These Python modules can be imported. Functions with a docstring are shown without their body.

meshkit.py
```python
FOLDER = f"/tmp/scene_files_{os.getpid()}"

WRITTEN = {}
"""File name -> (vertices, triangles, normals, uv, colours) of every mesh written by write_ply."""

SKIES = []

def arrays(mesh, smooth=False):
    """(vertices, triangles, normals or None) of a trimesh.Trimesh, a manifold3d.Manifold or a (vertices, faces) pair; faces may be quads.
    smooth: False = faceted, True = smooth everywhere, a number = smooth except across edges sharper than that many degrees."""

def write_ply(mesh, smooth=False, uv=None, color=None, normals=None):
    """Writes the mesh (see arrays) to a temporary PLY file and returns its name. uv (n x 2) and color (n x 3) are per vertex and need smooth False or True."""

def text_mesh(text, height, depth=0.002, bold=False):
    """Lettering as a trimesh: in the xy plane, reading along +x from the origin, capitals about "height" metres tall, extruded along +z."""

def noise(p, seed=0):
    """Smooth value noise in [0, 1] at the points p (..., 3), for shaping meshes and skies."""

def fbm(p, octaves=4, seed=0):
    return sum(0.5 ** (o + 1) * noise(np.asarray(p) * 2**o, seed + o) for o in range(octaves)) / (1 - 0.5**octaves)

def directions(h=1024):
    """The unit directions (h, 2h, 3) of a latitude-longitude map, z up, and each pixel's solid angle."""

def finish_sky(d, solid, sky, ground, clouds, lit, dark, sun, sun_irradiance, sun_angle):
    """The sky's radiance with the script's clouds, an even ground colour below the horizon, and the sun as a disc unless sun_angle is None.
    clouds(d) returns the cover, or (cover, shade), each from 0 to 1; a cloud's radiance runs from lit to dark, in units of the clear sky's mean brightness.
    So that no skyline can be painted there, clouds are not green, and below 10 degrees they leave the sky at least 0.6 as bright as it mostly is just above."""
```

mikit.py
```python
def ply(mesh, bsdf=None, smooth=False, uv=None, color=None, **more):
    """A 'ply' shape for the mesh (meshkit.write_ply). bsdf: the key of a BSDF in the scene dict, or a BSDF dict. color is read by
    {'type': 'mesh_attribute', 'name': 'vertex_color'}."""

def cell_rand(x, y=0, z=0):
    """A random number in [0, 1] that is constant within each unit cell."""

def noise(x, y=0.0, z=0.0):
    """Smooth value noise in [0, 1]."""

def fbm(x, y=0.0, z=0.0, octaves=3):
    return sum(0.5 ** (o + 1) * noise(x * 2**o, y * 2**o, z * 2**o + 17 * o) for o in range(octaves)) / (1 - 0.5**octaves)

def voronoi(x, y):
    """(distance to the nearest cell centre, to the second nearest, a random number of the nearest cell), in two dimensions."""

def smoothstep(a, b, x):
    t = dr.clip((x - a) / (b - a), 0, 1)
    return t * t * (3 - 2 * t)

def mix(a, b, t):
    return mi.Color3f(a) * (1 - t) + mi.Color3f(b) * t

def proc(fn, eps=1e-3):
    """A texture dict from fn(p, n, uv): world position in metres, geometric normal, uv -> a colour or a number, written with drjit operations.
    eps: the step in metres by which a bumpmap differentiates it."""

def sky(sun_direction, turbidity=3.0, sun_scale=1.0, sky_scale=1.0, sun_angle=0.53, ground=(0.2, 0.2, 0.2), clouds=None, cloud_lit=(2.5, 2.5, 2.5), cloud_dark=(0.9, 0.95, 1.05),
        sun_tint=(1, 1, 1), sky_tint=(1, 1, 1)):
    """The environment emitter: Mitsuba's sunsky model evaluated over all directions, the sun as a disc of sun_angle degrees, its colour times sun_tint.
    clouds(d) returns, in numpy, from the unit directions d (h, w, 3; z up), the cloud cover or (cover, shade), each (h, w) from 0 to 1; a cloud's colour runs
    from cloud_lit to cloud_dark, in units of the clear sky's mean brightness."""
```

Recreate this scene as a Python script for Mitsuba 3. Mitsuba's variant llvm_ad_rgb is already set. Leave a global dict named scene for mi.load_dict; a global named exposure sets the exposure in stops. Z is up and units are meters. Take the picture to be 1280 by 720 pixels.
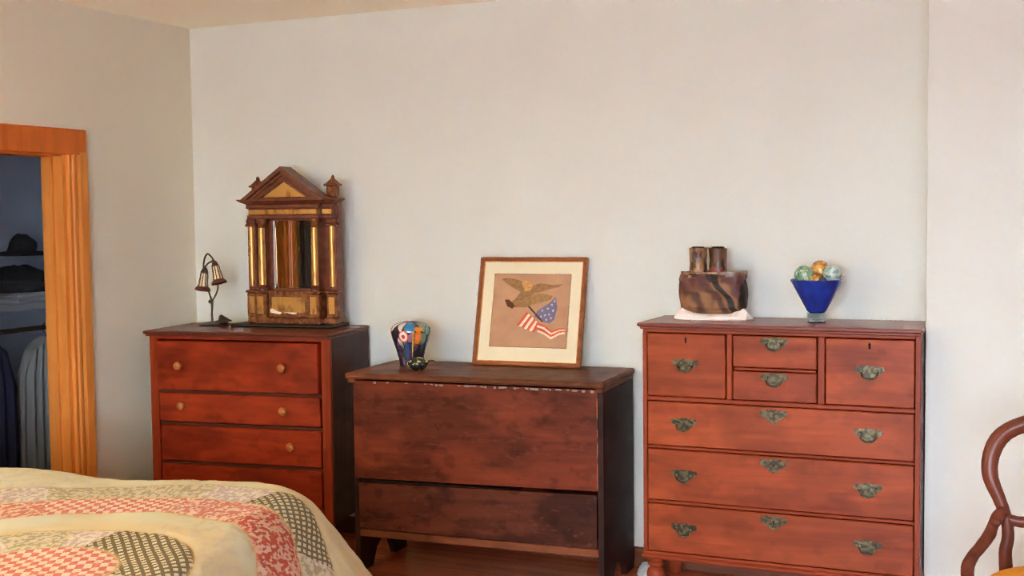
import math, numpy as np, trimesh, mitsuba as mi, drjit as dr
import mikit, meshkit
from mikit import proc, noise, fbm, voronoi, cell_rand, smoothstep, mix
from shapely.geometry import Polygon, Point, LineString
from shapely import affinity
from scipy.spatial import ConvexHull
rng = np.random.default_rng(7)
T4 = mi.ScalarTransform4f
S, FZ = 1.08, 0.05               # survey frame -> metres (the floor lies at FZ in the survey frame)
def G(v): return (np.asarray(v, float) - [0, 0, FZ]) * S
scene, labels = {'type': 'scene'}, {}

# ------------------------------------------------------------------ camera, light, exposure
exposure = 3.84
f_px, yaw, pit, rol = 1532.938, 0.425997, 0.058091, -0.0115095
_f = np.array([-math.sin(yaw) * math.cos(pit), math.cos(yaw) * math.cos(pit), -math.sin(pit)])
_r = np.array([math.cos(yaw), math.sin(yaw), 0.0]); _u = np.cross(_r, _f)
_up = _u * math.cos(rol) - _r * math.sin(rol)
CAM = G([0, 0, 1.514])
scene['camera'] = {'type': 'perspective', 'fov': math.degrees(2 * math.atan(640 / f_px)), 'fov_axis': 'x', 'near_clip': 0.05, 'far_clip': 200.0,
                   'to_world': T4().look_at(origin=CAM.tolist(), target=(CAM + _f).tolist(), up=_up.tolist())}
scene['sky'] = mikit.sky([0.3, 0.8, 0.7], turbidity=4.0, sun_scale=0.0, sky_scale=8.0, ground=(0.86, 0.85, 0.83),
                         clouds=lambda d: np.clip(meshkit.fbm(d * [2, 2, 5], 4, 3) * 1.6 - 0.25, 0, 1), cloud_lit=(1.7, 1.68, 1.65), cloud_dark=(1.0, 1.0, 1.05), sky_tint=(0.92, 1.02, 1.16))
LAMP_POWER = (7.6, 5.7, 2.6)     # globe of the unseen floor lamp added to light the room

# ------------------------------------------------------------------ mesh helpers
def hull(p):
    p = np.asarray(p, float); h = ConvexHull(p)
    m = trimesh.Trimesh(p, h.simplices, process=True); m.fix_normals(); return m
def box(x0, x1, y0, y1, z0, z1, c=0.0):
    c = min(c, 0.45 * min(x1 - x0, y1 - y0, z1 - z0))
    if c <= 0:
        m = trimesh.creation.box([x1 - x0, y1 - y0, z1 - z0]); m.apply_translation([(x0 + x1) / 2, (y0 + y1) / 2, (z0 + z1) / 2]); return m
    P = []
    for sx in (0, 1):
        for sy in (0, 1):
            for sz in (0, 1):
                X, Y, Z = (x0, x1)[sx], (y0, y1)[sy], (z0, z1)[sz]
                dx, dy, dz = (c, -c)[sx], (c, -c)[sy], (c, -c)[sz]
                P += [(X, Y + dy, Z + dz), (X + dx, Y, Z + dz), (X + dx, Y + dy, Z)]
    return hull(P)
def cat(*ms): return trimesh.util.concatenate([m for m in ms])
def lathe(prof, n=32, at=(0, 0, 0), axis=None):
    m = trimesh.creation.revolve(np.asarray(prof, float), sections=n)
    m.fix_normals()
    if axis is not None: m.apply_transform(trimesh.geometry.align_vectors([0, 0, 1], axis))
    m.apply_translation(at); return m
def curve(P, n=8):
    P = np.asarray(P, float); out = []
    Q = np.vstack([2 * P[0] - P[1], P, 2 * P[-1] - P[-2]])
    for i in range(1, len(Q) - 2):
        for t in np.arange(n) / n:
            a, b, c, d = Q[i - 1], Q[i], Q[i + 1], Q[i + 2]
            out.append(0.5 * (2 * b + (c - a) * t + (2 * a - 5 * b + 4 * c - d) * t * t + (3 * b - a - 3 * c + d) * t ** 3))
    return np.array(out + [P[-1]])
def tube(P, r, n=12, sub=8, flat=1.0, fdir=(0, 1, 0), smooth=True):
    P = np.asarray(P, float); r = np.broadcast_to(np.asarray(r, float), (len(P),))
    C = curve(np.column_stack([P, r]), sub) if smooth else np.column_stack([P, r])
    c, rr = C[:, :3], C[:, 3]
    t = np.gradient(c, axis=0); t /= np.linalg.norm(t, axis=1, keepdims=True) + 1e-12
    a = np.asarray(fdir, float)[None] - t * (t @ np.asarray(fdir, float))[:, None]
    a /= np.linalg.norm(a, axis=1, keepdims=True) + 1e-12
    b = np.cross(t, a); k = np.arange(n) * 2 * np.pi / n
    v = c[:, None] + rr[:, None, None] * (flat * np.cos(k)[None, :, None] * a[:, None] + np.sin(k)[None, :, None] * b[:, None])
    F = []
    for i in range(len(c) - 1):
        for j in range(n):
            q = [i * n + j, i * n + (j + 1) % n, (i + 1) * n + (j + 1) % n, (i + 1) * n + j]
            F += [[q[0], q[1], q[2]], [q[0], q[2], q[3]]]
    v = v.reshape(-1, 3); m0, m1 = len(v), len(v) + 1
    v = np.vstack([v, c[0], c[-1]])
    for j in range(n):
        F += [[m0, (j + 1) % n, j], [m1, (len(c) - 1) * n + j, (len(c) - 1) * n + (j + 1) % n]]
    m = trimesh.Trimesh(v, F, process=False); m.fix_normals(); return m
def extr(poly, d):                                   # polygon in xy -> stands in the xz plane, front at y=0, back at y=d
    m = cat(*[trimesh.creation.extrude_polygon(g, d, engine='earcut') for g in getattr(poly, 'geoms', [poly])])
    v = m.vertices.copy(); m.vertices = np.column_stack([v[:, 0], d - v[:, 2], v[:, 1]]); m.invert(); m.fix_normals(); return m
def move(m, x=0, y=0, z=0, rz=0):
    m = m.copy()
    if rz: m.apply_transform(trimesh.transformations.rotation_matrix(math.radians(rz), [0, 0, 1]))
    m.apply_translation([x, y, z]); return m
def place(x, y, z=0, rz=0): return trimesh.transformations.translation_matrix([x, y, z]) @ trimesh.transformations.rotation_matrix(math.radians(rz), [0, 0, 1])

def key_for(k):
    if k not in scene and k not in labels: return k
    i = 1
    while f'{k}_{i:03d}' in scene or f'{k}_{i:03d}' in labels: i += 1
    return f'{k}_{i:03d}'
def thing(name, label, category, group=None):
    k = key_for(name); labels[k] = {'label': label, 'category': category}
    if group: labels[k]['group'] = group
    return k
def part(parent, name, mesh, mat, M=None, smooth=False, label=None, **kw):
    k = key_for(parent + '__' + name) if parent else key_for(name)
    mesh = mesh.copy()
    if M is not None: mesh.apply_transform(M)
    mesh.vertices = G(mesh.vertices)
    scene[k] = mikit.ply(mesh, mat, smooth, **kw)
    if label: labels[k] = {'label': label}
    return k
def whole(name, label, category, mesh, mat, M=None, smooth=False, group=None, **kw):
    k = key_for(name); part(None, k, mesh, mat, M, smooth, **kw)
    labels[k] = {'label': label, 'category': category}
    if group: labels[k]['group'] = group
    return k
def struct(name, mesh, mat, label=None, smooth=False):
    part(None, name, mesh, mat, None, smooth)
    labels[name] = {'kind': 'structure'}
    if label: labels[name]['label'] = label
    return name

# ------------------------------------------------------------------ materials
def lin(r, g, b):
    return [((c / 255 + 0.055) / 1.055) ** 2.4 if c > 10 else c / 255 / 12.92 for c in (r, g, b)]
def rgb(c): return {'type': 'rgb', 'value': list(map(float, c))}
def mat(key, color, rough=0.6, spec=0.4, two=True, **kw):
    d = {'type': 'principled', 'base_color': rgb(color) if not isinstance(color, dict) else color, 'roughness': rough if isinstance(rough, dict) else float(rough), 'specular': float(spec), **kw}
    scene[key] = {'type': 'twosided', 'bsdf': d} if two else d
    scene[key]['id'] = key
    return key
def wood(key, base, dark, upright=False, rough=0.42, spec=0.18, blotch=0.0, worn=None, freq=1.0, seed=0.0, bump=0.0):
    base, dark = list(base), list(dark)
    def fn(p, n, uv):
        side = dr.abs(n.x) > 0.75
        up = (side | (dr.abs(n.x) > 2)) if not upright else (dr.abs(n.x) < 2)
        al = dr.select(up, p.z, p.x)
        a = dr.select(up, p.x, p.z) + seed
        w = fbm(al * 1.5, a * 5, p.y * 5, 2) * 0.12
        g = fbm(al * 2.2 + seed, (a + w) * 42 * freq, (p.y + w) * 42 * freq, 3)
        s = noise(al * 9, a * 260, p.y * 260)
        t = dr.clip(0.15 + 1.1 * (g - 0.25) + 0.22 * (s - 0.5), 0, 1)
        c = mix(dark, base, t)
        if blotch > 0:
            b = smoothstep(0.42, 0.62, fbm(p.x * 4.3 + seed, p.y * 4.3, p.z * 5.5, 4))
            b2 = smoothstep(0.56, 0.70, fbm(p.x * 17, p.y * 17, p.z * 19 + seed, 3))
            c = c * (1 - blotch * b) * (1 - 0.6 * blotch * b2)
        if worn is not None:
            wv = smoothstep(0.62, 0.74, fbm(p.x * 34, p.y * 34, p.z * 60 + seed, 3))
            c = mix(c, worn, 0.13 * wv)
        return c
    return mat(key, proc(fn), rough, spec)

wall_c = (0.665, 0.675, 0.625)
mat('m_wall', wall_c, 0.9, 0.1)
wood('m_bounce_panelling', (0.36, 0.24, 0.12), (0.26, 0.16, 0.08), upright=True, rough=0.6)  # panelling added on unseen walls to dim and warm the bounced light
mat('m_wall_warm_lit', (0.69, 0.64, 0.525), 0.9, 0.1)  # warmer light on the left wall is put into this colour
mat('m_ceiling', (0.72, 0.675, 0.55), 0.95, 0.1)  # warm light on the ceiling is put into this tan
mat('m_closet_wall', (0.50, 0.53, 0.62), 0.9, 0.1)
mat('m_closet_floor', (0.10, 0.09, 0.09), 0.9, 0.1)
def floor_fn(p, n, uv):
    row = dr.floor(p.y / 0.085)
    off = cell_rand(row, 3) * 1.7
    brd = cell_rand(row, dr.floor((p.x + off) / 1.7), 5)
    g = fbm(p.x * 2 + brd * 9, p.y * 45, brd * 31, 3)
    c = mix([0.26, 0.058, 0.022], [0.52, 0.135, 0.050], dr.clip(g * 0.9 + (brd - 0.5) * 0.35, 0, 1))
    fy = p.y / 0.085 - row
    gap = dr.select((fy < 0.02) | (fy > 0.98), mi.Float(0.35), mi.Float(1.0))
    return c * gap
mat('m_floor', proc(floor_fn), 0.28, 0.5)
wood('m_casing', (0.80, 0.315, 0.070), (0.56, 0.185, 0.036), upright=True, rough=0.4, freq=0.5)
wood('m_casing_head', (0.70, 0.18, 0.030), (0.48, 0.105, 0.018), rough=0.4, freq=0.5)
wood('m_baseboard', (0.16, 0.055, 0.028), (0.09, 0.028, 0.014), rough=0.45)
wood('m_red', (0.36, 0.040, 0.012), (0.18, 0.019, 0.007), rough=0.38, blotch=0.30, seed=2.0)
wood('m_red_up', (0.34, 0.044, 0.012), (0.14, 0.018, 0.006), upright=True, rough=0.38, seed=5.0)
wood('m_red_side_shade', (0.075, 0.016, 0.011), (0.038, 0.009, 0.007), upright=True, rough=0.4, blotch=0.3, seed=5.0)  # shade on the chest sides put into a darker copy of the red
wood('m_red_top', (0.16, 0.038, 0.022), (0.085, 0.020, 0.012), rough=0.3, seed=4.0)
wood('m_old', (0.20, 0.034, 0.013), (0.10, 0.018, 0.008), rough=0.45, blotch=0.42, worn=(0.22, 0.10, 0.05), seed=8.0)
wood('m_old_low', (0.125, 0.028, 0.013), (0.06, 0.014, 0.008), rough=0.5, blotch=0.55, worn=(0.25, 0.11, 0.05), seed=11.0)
wood('m_old_side_shade', (0.045, 0.013, 0.009), (0.020, 0.007, 0.005), upright=True, rough=0.55, blotch=0.4, seed=9.0)  # side shade painted in, much darker than the front boards
wood('m_old_lid', (0.25, 0.088, 0.040), (0.14, 0.040, 0.020), rough=0.42, spec=0.12, blotch=0.40, seed=3.0)
wood('m_pine', (0.42, 0.088, 0.028), (0.23, 0.038, 0.013), rough=0.40, seed=1.0, blotch=0.25)
wood('m_pine_b', (0.34, 0.068, 0.024), (0.20, 0.034, 0.014), rough=0.38, seed=14.0, blotch=0.25)
wood('m_pine_rail', (0.30, 0.054, 0.020), (0.18, 0.030, 0.013), rough=0.4, seed=6.0)
wood('m_pine_up', (0.30, 0.056, 0.020), (0.18, 0.030, 0.013), upright=True, rough=0.4, seed=7.0)
wood('m_pine_top', (0.26, 0.085, 0.060), (0.16, 0.050, 0.036), rough=0.28, seed=12.0)
wood('m_dark_wood', (0.10, 0.030, 0.016), (0.05, 0.015, 0.009), rough=0.4)
mat('m_cavity', (0.012, 0.007, 0.005), 0.9, 0.1)
wood('m_chair', (0.19, 0.052, 0.030), (0.085, 0.022, 0.013), rough=0.25, upright=True, freq=0.8)
mat('m_mustard', proc(lambda p, n, uv: mix([0.56, 0.23, 0.018], [0.68, 0.30, 0.028], fbm(p.x * 60, p.y * 60, p.z * 60, 2))), 0.85, 0.2, sheen=0.4)
mat('m_knob', (0.36, 0.115, 0.032), 0.22, 0.5)
def brass_fn(p, n, uv):
    return mix([0.040, 0.034, 0.020], [0.135, 0.115, 0.060], smoothstep(0.35, 0.7, fbm(p.x * 90, p.y * 90, p.z * 90, 2)))
mat('m_brass', proc(brass_fn), 0.38, 0.5, metallic=0.65)
mat('m_keyhole', (0.01, 0.008, 0.006), 0.8, 0.1)
def gilt_fn(p, n, uv):
    w = smoothstep(0.20, 0.55, fbm(p.x * 45, p.y * 45, p.z * 16, 3))
    return mix([0.34, 0.13, 0.034], [0.60, 0.33, 0.095], w)
mat('m_gilt', proc(gilt_fn), 0.34, 0.5, metallic=0.55)
def gilt2_fn(p, n, uv):
    w = smoothstep(0.30, 0.75, fbm(p.x * 60, p.y * 60, p.z * 40, 3))
    return mix([0.12, 0.034, 0.014], [0.27, 0.098, 0.030], w)
mat('m_gilt_dark', proc(gilt2_fn), 0.4, 0.5, metallic=0.25)
mat('m_frame_brown', proc(lambda p, n, uv: mix([0.060, 0.015, 0.009], [0.20, 0.050, 0.021], fbm(p.x * 40, p.y * 40, p.z * 40, 3))), 0.4, 0.5)
mat('m_worn_glint', (0.80, 0.70, 0.52), 0.6, 0.3)  # bright glint painted white along the worn edge of the mirror base
scene['m_mirror'] = {'type': 'conductor', 'material': 'Ag', 'specular_reflectance': rgb((0.86, 0.84, 0.80))}
mat('m_black', (0.014, 0.014, 0.013), 0.45, 0.4)
mat('m_bronze', proc(lambda p, n, uv: mix([0.030, 0.022, 0.016], [0.085, 0.060, 0.040], fbm(p.x * 80, p.y * 80, p.z * 80, 2))), 0.42, 0.5, metallic=0.5)
mat('m_shade_rim', (0.085, 0.022, 0.014), 0.4, 0.4)
mat('m_shade_cream', (0.78, 0.66, 0.40), 0.45, 0.4)
mat('m_mat_board', (0.76, 0.68, 0.48), 0.9, 0.1)
mat('m_silk', proc(lambda p, n, uv: mix([0.42, 0.22, 0.125], [0.55, 0.32, 0.18], fbm(p.x * 14, p.y * 14, p.z * 14, 3))), 0.8, 0.2)
wood('m_picture_frame', (0.36, 0.125, 0.045), (0.15, 0.040, 0.018), rough=0.35)
for k, c in dict(eagle=(152, 112, 72), eagle_dark=(96, 58, 38), eagle_pale=(196, 146, 88), cream=(236, 206, 170), flag_red=(204, 92, 64), flag_white=(238, 208, 178), flag_blue=(120, 112, 138), star=(205, 196, 205), olive=(160, 122, 78), gold=(196, 134, 66)).items():
    mat('m_' + k, lin(*c), 0.8, 0.2)

# ------------------------------------------------------------------ the room (survey frame)
XL, YB, ZC, YF, XW = -3.90, 4.84, 2.442, 4.60, -0.461
XR, YR = 2.6, -2.3
Z0 = FZ
struct('floor', box(XL - 0.14, XR + 0.12, YR - 0.12, YB + 0.1, Z0 - 0.1, Z0), 'm_floor', 'glossy reddish wooden floor')
struct('ceiling', box(XL - 0.14, XR + 0.12, YR - 0.12, YB + 0.12, ZC, ZC + 0.1), 'm_ceiling', 'plain ceiling with warm light put in its tan')
struct('wall_back', box(XL, XW + 0.3, YB, YB + 0.12, Z0, ZC), 'm_wall', 'cream plaster wall behind the chests')
struct('wall_right', box(XW, XR, YF, YB + 0.12, Z0, ZC, 0.002), 'm_wall', 'pale wall section projecting at the right')
struct('wall_side', box(XR, XR + 0.12, YR, YF, Z0, ZC), 'm_bounce_panelling')
DY0, DY1, DZ = 3.18, 4.00, 1.812                      # doorway opening in the left wall
struct('wall_left', cat(box(XL - 0.12, XL, DY1, 5.7, Z0, ZC), box(XL - 0.12, XL, YR, DY0, Z0, ZC), box(XL - 0.12, XL, DY0, DY1, DZ, ZC)), 'm_wall_warm_lit', 'wall with the doorway at the left, warm light put in its beige')
# rear wall behind the camera; unseen wide window opening added for daylight
WX0, WX1, WZ0, WZ1 = -1.7, 1.6, 0.65, 2.2
struct('wall_rear', cat(box(XL, WX0, YR - 0.12, YR, Z0, ZC), box(WX1, XR, YR - 0.12, YR, Z0, ZC), box(WX0, WX1, YR - 0.12, YR, Z0, WZ0), box(WX0, WX1, YR - 0.12, YR, WZ1, ZC)), 'm_bounce_panelling')
mat('m_white_paint', (0.75, 0.73, 0.70), 0.5, 0.4)
struct('added_window_1', cat(box(WX0, WX1, YR - 0.10, YR - 0.04, WZ0, WZ0 + 0.05), box(WX0, WX1, YR - 0.10, YR - 0.04, WZ1 - 0.05, WZ1), *[box(x, x + 0.05, YR - 0.10, YR - 0.04, WZ0, WZ1) for x in np.linspace(WX0, WX1 - 0.05, 4)]), 'm_white_paint')
# door casing and jamb
d = struct('door_1', cat(box(XL - 0.12, XL, DY1 - 0.02, DY1, Z0, DZ), box(XL - 0.12, XL, DY0, DY0 + 0.02, Z0, DZ)), 'm_casing', 'open doorway framed in orange stained wood')
def casing_leg(y0, s):
    prof = [(0, 0), (0, 0.013), (0.004, 0.016), (0.012, 0.016), (0.016, 0.012), (0.022, 0.012), (0.028, 0.018), (0.040, 0.019), (0.046, 0.014), (0.052, 0.013), (0.057, 0.016), (0.066, 0.020), (0.107, 0.021), (0.107, 0)]
    m = trimesh.creation.extrude_polygon(Polygon([(XL + x, y0 + s * y) for y, x in prof]), DZ - Z0, engine='earcut'); m.apply_translation([0, 0, Z0]); m.fix_normals(); return m
part(d, 'casing', casing_leg(DY1, 1), 'm_casing')
part(d, 'casing', casing_leg(DY0, -1), 'm_casing')
part(d, 'head_casing', box(XL, XL + 0.020, DY0 - 0.11, DY1 + 0.108, DZ - 0.012, DZ + 0.098, 0.004), 'm_casing_head')
part(d, 'head_jamb', box(XL - 0.12, XL, DY0 + 0.02, DY1 - 0.02, DZ - 0.02, DZ), 'm_casing_head')
part(d, 'stop', box(XL - 0.085, XL - 0.05, DY1 - 0.032, DY1 - 0.02, Z0, DZ - 0.02), 'm_casing')
BZ = 0.125
struct('baseboard_back', box(XL, XW, YB - 0.014, YB, Z0, BZ, 0.003), 'm_baseboard', 'low brown wooden baseboard')
struct('baseboard_left', box(XL, XL + 0.014, DY1 + 0.11, YB - 0.014, Z0, BZ, 0.003), 'm_baseboard')
struct('baseboard_right', box(XW, XR, YF - 0.014, YF, Z0, BZ, 0.003), 'm_baseboard')
# closet behind the doorway
CX = -5.35
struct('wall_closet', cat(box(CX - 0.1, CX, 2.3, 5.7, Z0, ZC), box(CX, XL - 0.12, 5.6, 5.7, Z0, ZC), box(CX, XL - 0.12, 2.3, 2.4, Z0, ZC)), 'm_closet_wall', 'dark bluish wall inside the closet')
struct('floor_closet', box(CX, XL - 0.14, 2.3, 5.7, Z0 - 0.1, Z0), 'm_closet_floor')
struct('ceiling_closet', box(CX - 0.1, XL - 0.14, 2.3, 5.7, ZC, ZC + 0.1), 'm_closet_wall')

# ------------------------------------------------------------------ red chest of drawers with wooden knobs (left)
ML = place(-2.845, 4.382, FZ, 7.5)
k = thing('chest_of_drawers', 'red stained chest of drawers with round wooden knobs in the corner by the doorway', 'chest of drawers')
W, D_ = 0.905, 0.44
xl, xr = -W + 0.022, -0.004
part(k, 'top', cat(box(-W, 0, 0, D_, 0.962, 0.977, 0.005), box(-W + 0.012, -0.006, 0.008, D_ - 0.005, 0.953, 0.962)), 'm_red_top', ML, label='dark reddish overhanging top')
part(k, 'side', box(xl, xl + 0.02, 0.045, D_ - 0.01, 0.155, 0.953), 'm_red_side_shade', ML)
part(k, 'side', box(xr - 0.02, xr, 0.045, D_ - 0.01, 0.155, 0.953), 'm_red_side_shade', ML)
part(k, 'back', box(xl + 0.02, xr - 0.02, D_ - 0.03, D_ - 0.012, 0.155, 0.953), 'm_cavity', ML)
part(k, 'stile', box(xl, -0.842, 0.02, 0.045, 0.12, 0.953, 0.003), 'm_red_up', ML)
part(k, 'stile', box(-0.046, xr, 0.02, 0.045, 0.12, 0.953, 0.003), 'm_red_up', ML)
part(k, 'top_rail', box(-0.842, -0.046, 0.022, 0.045, 0.941, 0.953), 'm_red', ML)
part(k, 'bottom_rail', box(-0.842, -0.046, 0.024, 0.045, 0.155, 0.205, 0.002), 'm_red', ML)
for z in (0.388, 0.563, 0.708): part(k, 'rail', box(-0.842, -0.046, 0.034, 0.06, z - 0.006, z + 0.006), 'm_dark_wood', ML)
def knob(parent, x, z, y):
    prof = [(0, 0), (0.011, 0), (0.010, 0.006), (0.008, 0.010), (0.013, 0.014), (0.0185, 0.020), (0.019, 0.026), (0.015, 0.032), (0.008, 0.0345), (0, 0.035)]
    part(parent, 'knob', lathe(prof, 24, (x, y, z), (0, -1, 0)), 'm_knob', ML, smooth=40)
for z0, z1, y, ks in ((0.717, 0.934, 0.002, ((-0.718, 0.827), (-0.213, 0.829))), (0.574, 0.702, 0.014, ((-0.715, 0.648), (-0.217, 0.641))), (0.398, 0.556, 0.019, ((-0.187, 0.486),)), (0.209, 0.382, 0.019, ())):
    q = part(k, 'drawer', box(-0.836, -0.053, y, 0.12, z0, z1, 0.004), 'm_red', ML)
    for x, z in ks: knob(q, x, z, y)
part(k + '__drawer_002', 'keyhole', box(-0.447, -0.441, 0.0195, 0.022, 0.528, 0.546), 'm_knob', ML)
for x in (xl + 0.03, xr - 0.03):
    for y in (0.045, D_ - 0.045):
        part(k, 'foot', lathe([(0, 0), (0.016, 0), (0.022, 0.03), (0.027, 0.08), (0.02, 0.10), (0.028, 0.12), (0.028, 0.155), (0, 0.155)], 20, (x, y, 0)), 'm_red_up', ML, smooth=35)

# ------------------------------------------------------------------ old dark blanket chest (middle)
MC = place(-1.598, 4.338, FZ, 3.5)
k = thing('blanket_chest', 'dark worn lidded chest with one long drawer between the two red chests', 'chest')
part(k, 'lid', cat(box(-1.103, 0.0, 0.0, 0.475, 0.808, 0.833, 0.007), box(-1.095, -1.06, 0.012, 0.46, 0.790, 0.809, 0.003), box(-0.03, -0.004, 0.012, 0.46, 0.790, 0.809, 0.003)), 'm_old_lid', MC, label='scuffed brown lid')
x0, x1 = -1.075, -0.026
foot = Polygon([(0.02, 0.0), (0.13, 0.0), (0.17, 0.07), (0.235, 0.115), (0.30, 0.07), (0.34, 0.0), (0.455, 0.0), (0.455, 0.79), (0.02, 0.79)])
def sideboard(x):
    m = trimesh.creation.extrude_polygon(foot, 0.022, engine='earcut'); v = m.vertices.copy()
    m.vertices = np.column_stack([x + v[:, 2], v[:, 0], v[:, 1]]); m.fix_normals(); return m
part(k, 'side', sideboard(x0), 'm_old_side_shade', MC)
part(k, 'side', sideboard(x1), 'm_old_side_shade', MC, label='side board with bootjack feet, shade painted in near black')
pr = Polygon([(-1.068, 0.397), (-0.024, 0.412), (-0.024, 0.802), (-1.068, 0.800)])
part(k, 'front_panel', move(extr(pr, 0.02), 0, 0.012, 0), 'm_old', MC)
part(k, 'floor_board', box(x0 + 0.022, x1, 0.035, 0.44, 0.375, 0.39), 'm_cavity', MC)
mat('m_chip', (0.25, 0.20, 0.19), 0.8, 0.2)
mat('m_chip_brown', (0.36, 0.15, 0.07), 0.7, 0.2)
cs = []
for i in range(46):
    xx = -1.0 + i * 0.0212 + rng.uniform(-0.006, 0.006)
    if rng.random() < (0.45 if xx < -0.7 else 0.85) and not -0.68 < xx < -0.62: cs.append(box(xx, xx + rng.uniform(0.006, 0.024), 0.0108, 0.0135, 0.797 - rng.uniform(0.001, 0.007), 0.8005, 0.0004))
part(k, 'worn_or_glint_edge', cat(*cs), 'm_chip', MC, label='chipped greyish edge under the lid')
labels[k + '__worn_or_glint_edge']['kind'] = 'stuff'
part(k, 'worn_corner', cat(*[box(-0.0265, -0.0235, 0.0112, 0.014, a, a + h) for a, h in ((0.42, 0.10), (0.54, 0.06), (0.62, 0.03), (0.69, 0.08))]), 'm_chip_brown', MC)
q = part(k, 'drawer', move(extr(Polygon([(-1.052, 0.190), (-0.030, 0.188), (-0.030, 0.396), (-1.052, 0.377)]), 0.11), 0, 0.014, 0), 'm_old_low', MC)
part(k, 'bottom_rail', box(-1.052, -0.024, 0.016, 0.04, 0.153, 0.184, 0.003), 'm_old_lid', MC, label='lighter brown rail under the drawer')
part(k, 'bottom_board', box(x0 + 0.022, x1, 0.04, 0.44, 0.165, 0.18), 'm_cavity', MC)
part(k, 'back', box(x0 + 0.022, x1, 0.435, 0.455, 0.165, 0.79), 'm_cavity', MC)

# ------------------------------------------------------------------ chest with brass pulls (right)
MR = place(-0.4585, 4.462, FZ, 0.5)
k = thing('chest_of_drawers', 'tall reddish brown chest of drawers with ornate brass pulls against the wall at right', 'chest of drawers')
part(k, 'top', cat(box(-1.041, 0, 0, 0.372, 1.040, 1.054, 0.004), box(-1.032, -0.003, 0.008, 0.37, 1.030, 1.040, 0.003)), 'm_pine_top', MR, label='glossy purplish brown top')
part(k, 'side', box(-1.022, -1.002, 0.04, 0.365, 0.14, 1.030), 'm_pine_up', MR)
part(k, 'side', box(-0.024, -0.005, 0.04, 0.365, 0.14, 1.030), 'm_red_side_shade', MR)  # right side painted with its shade, unlike the left one
part(k, 'back', box(-1.002, -0.024, 0.35, 0.364, 0.14, 1.030), 'm_cavity', MR)
part(k, 'stile', box(-1.022, -1.006, 0.015, 0.04, 0.17, 1.030, 0.002), 'm_pine_up', MR)
part(k, 'stile', box(-0.023, -0.005, 0.015, 0.04, 0.17, 1.030, 0.002), 'm_pine_up', MR)
part(k, 'top_rail', box(-1.006, -0.023, 0.016, 0.04, 1.018, 1.030, 0.002), 'm_pine_rail', MR)
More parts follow.
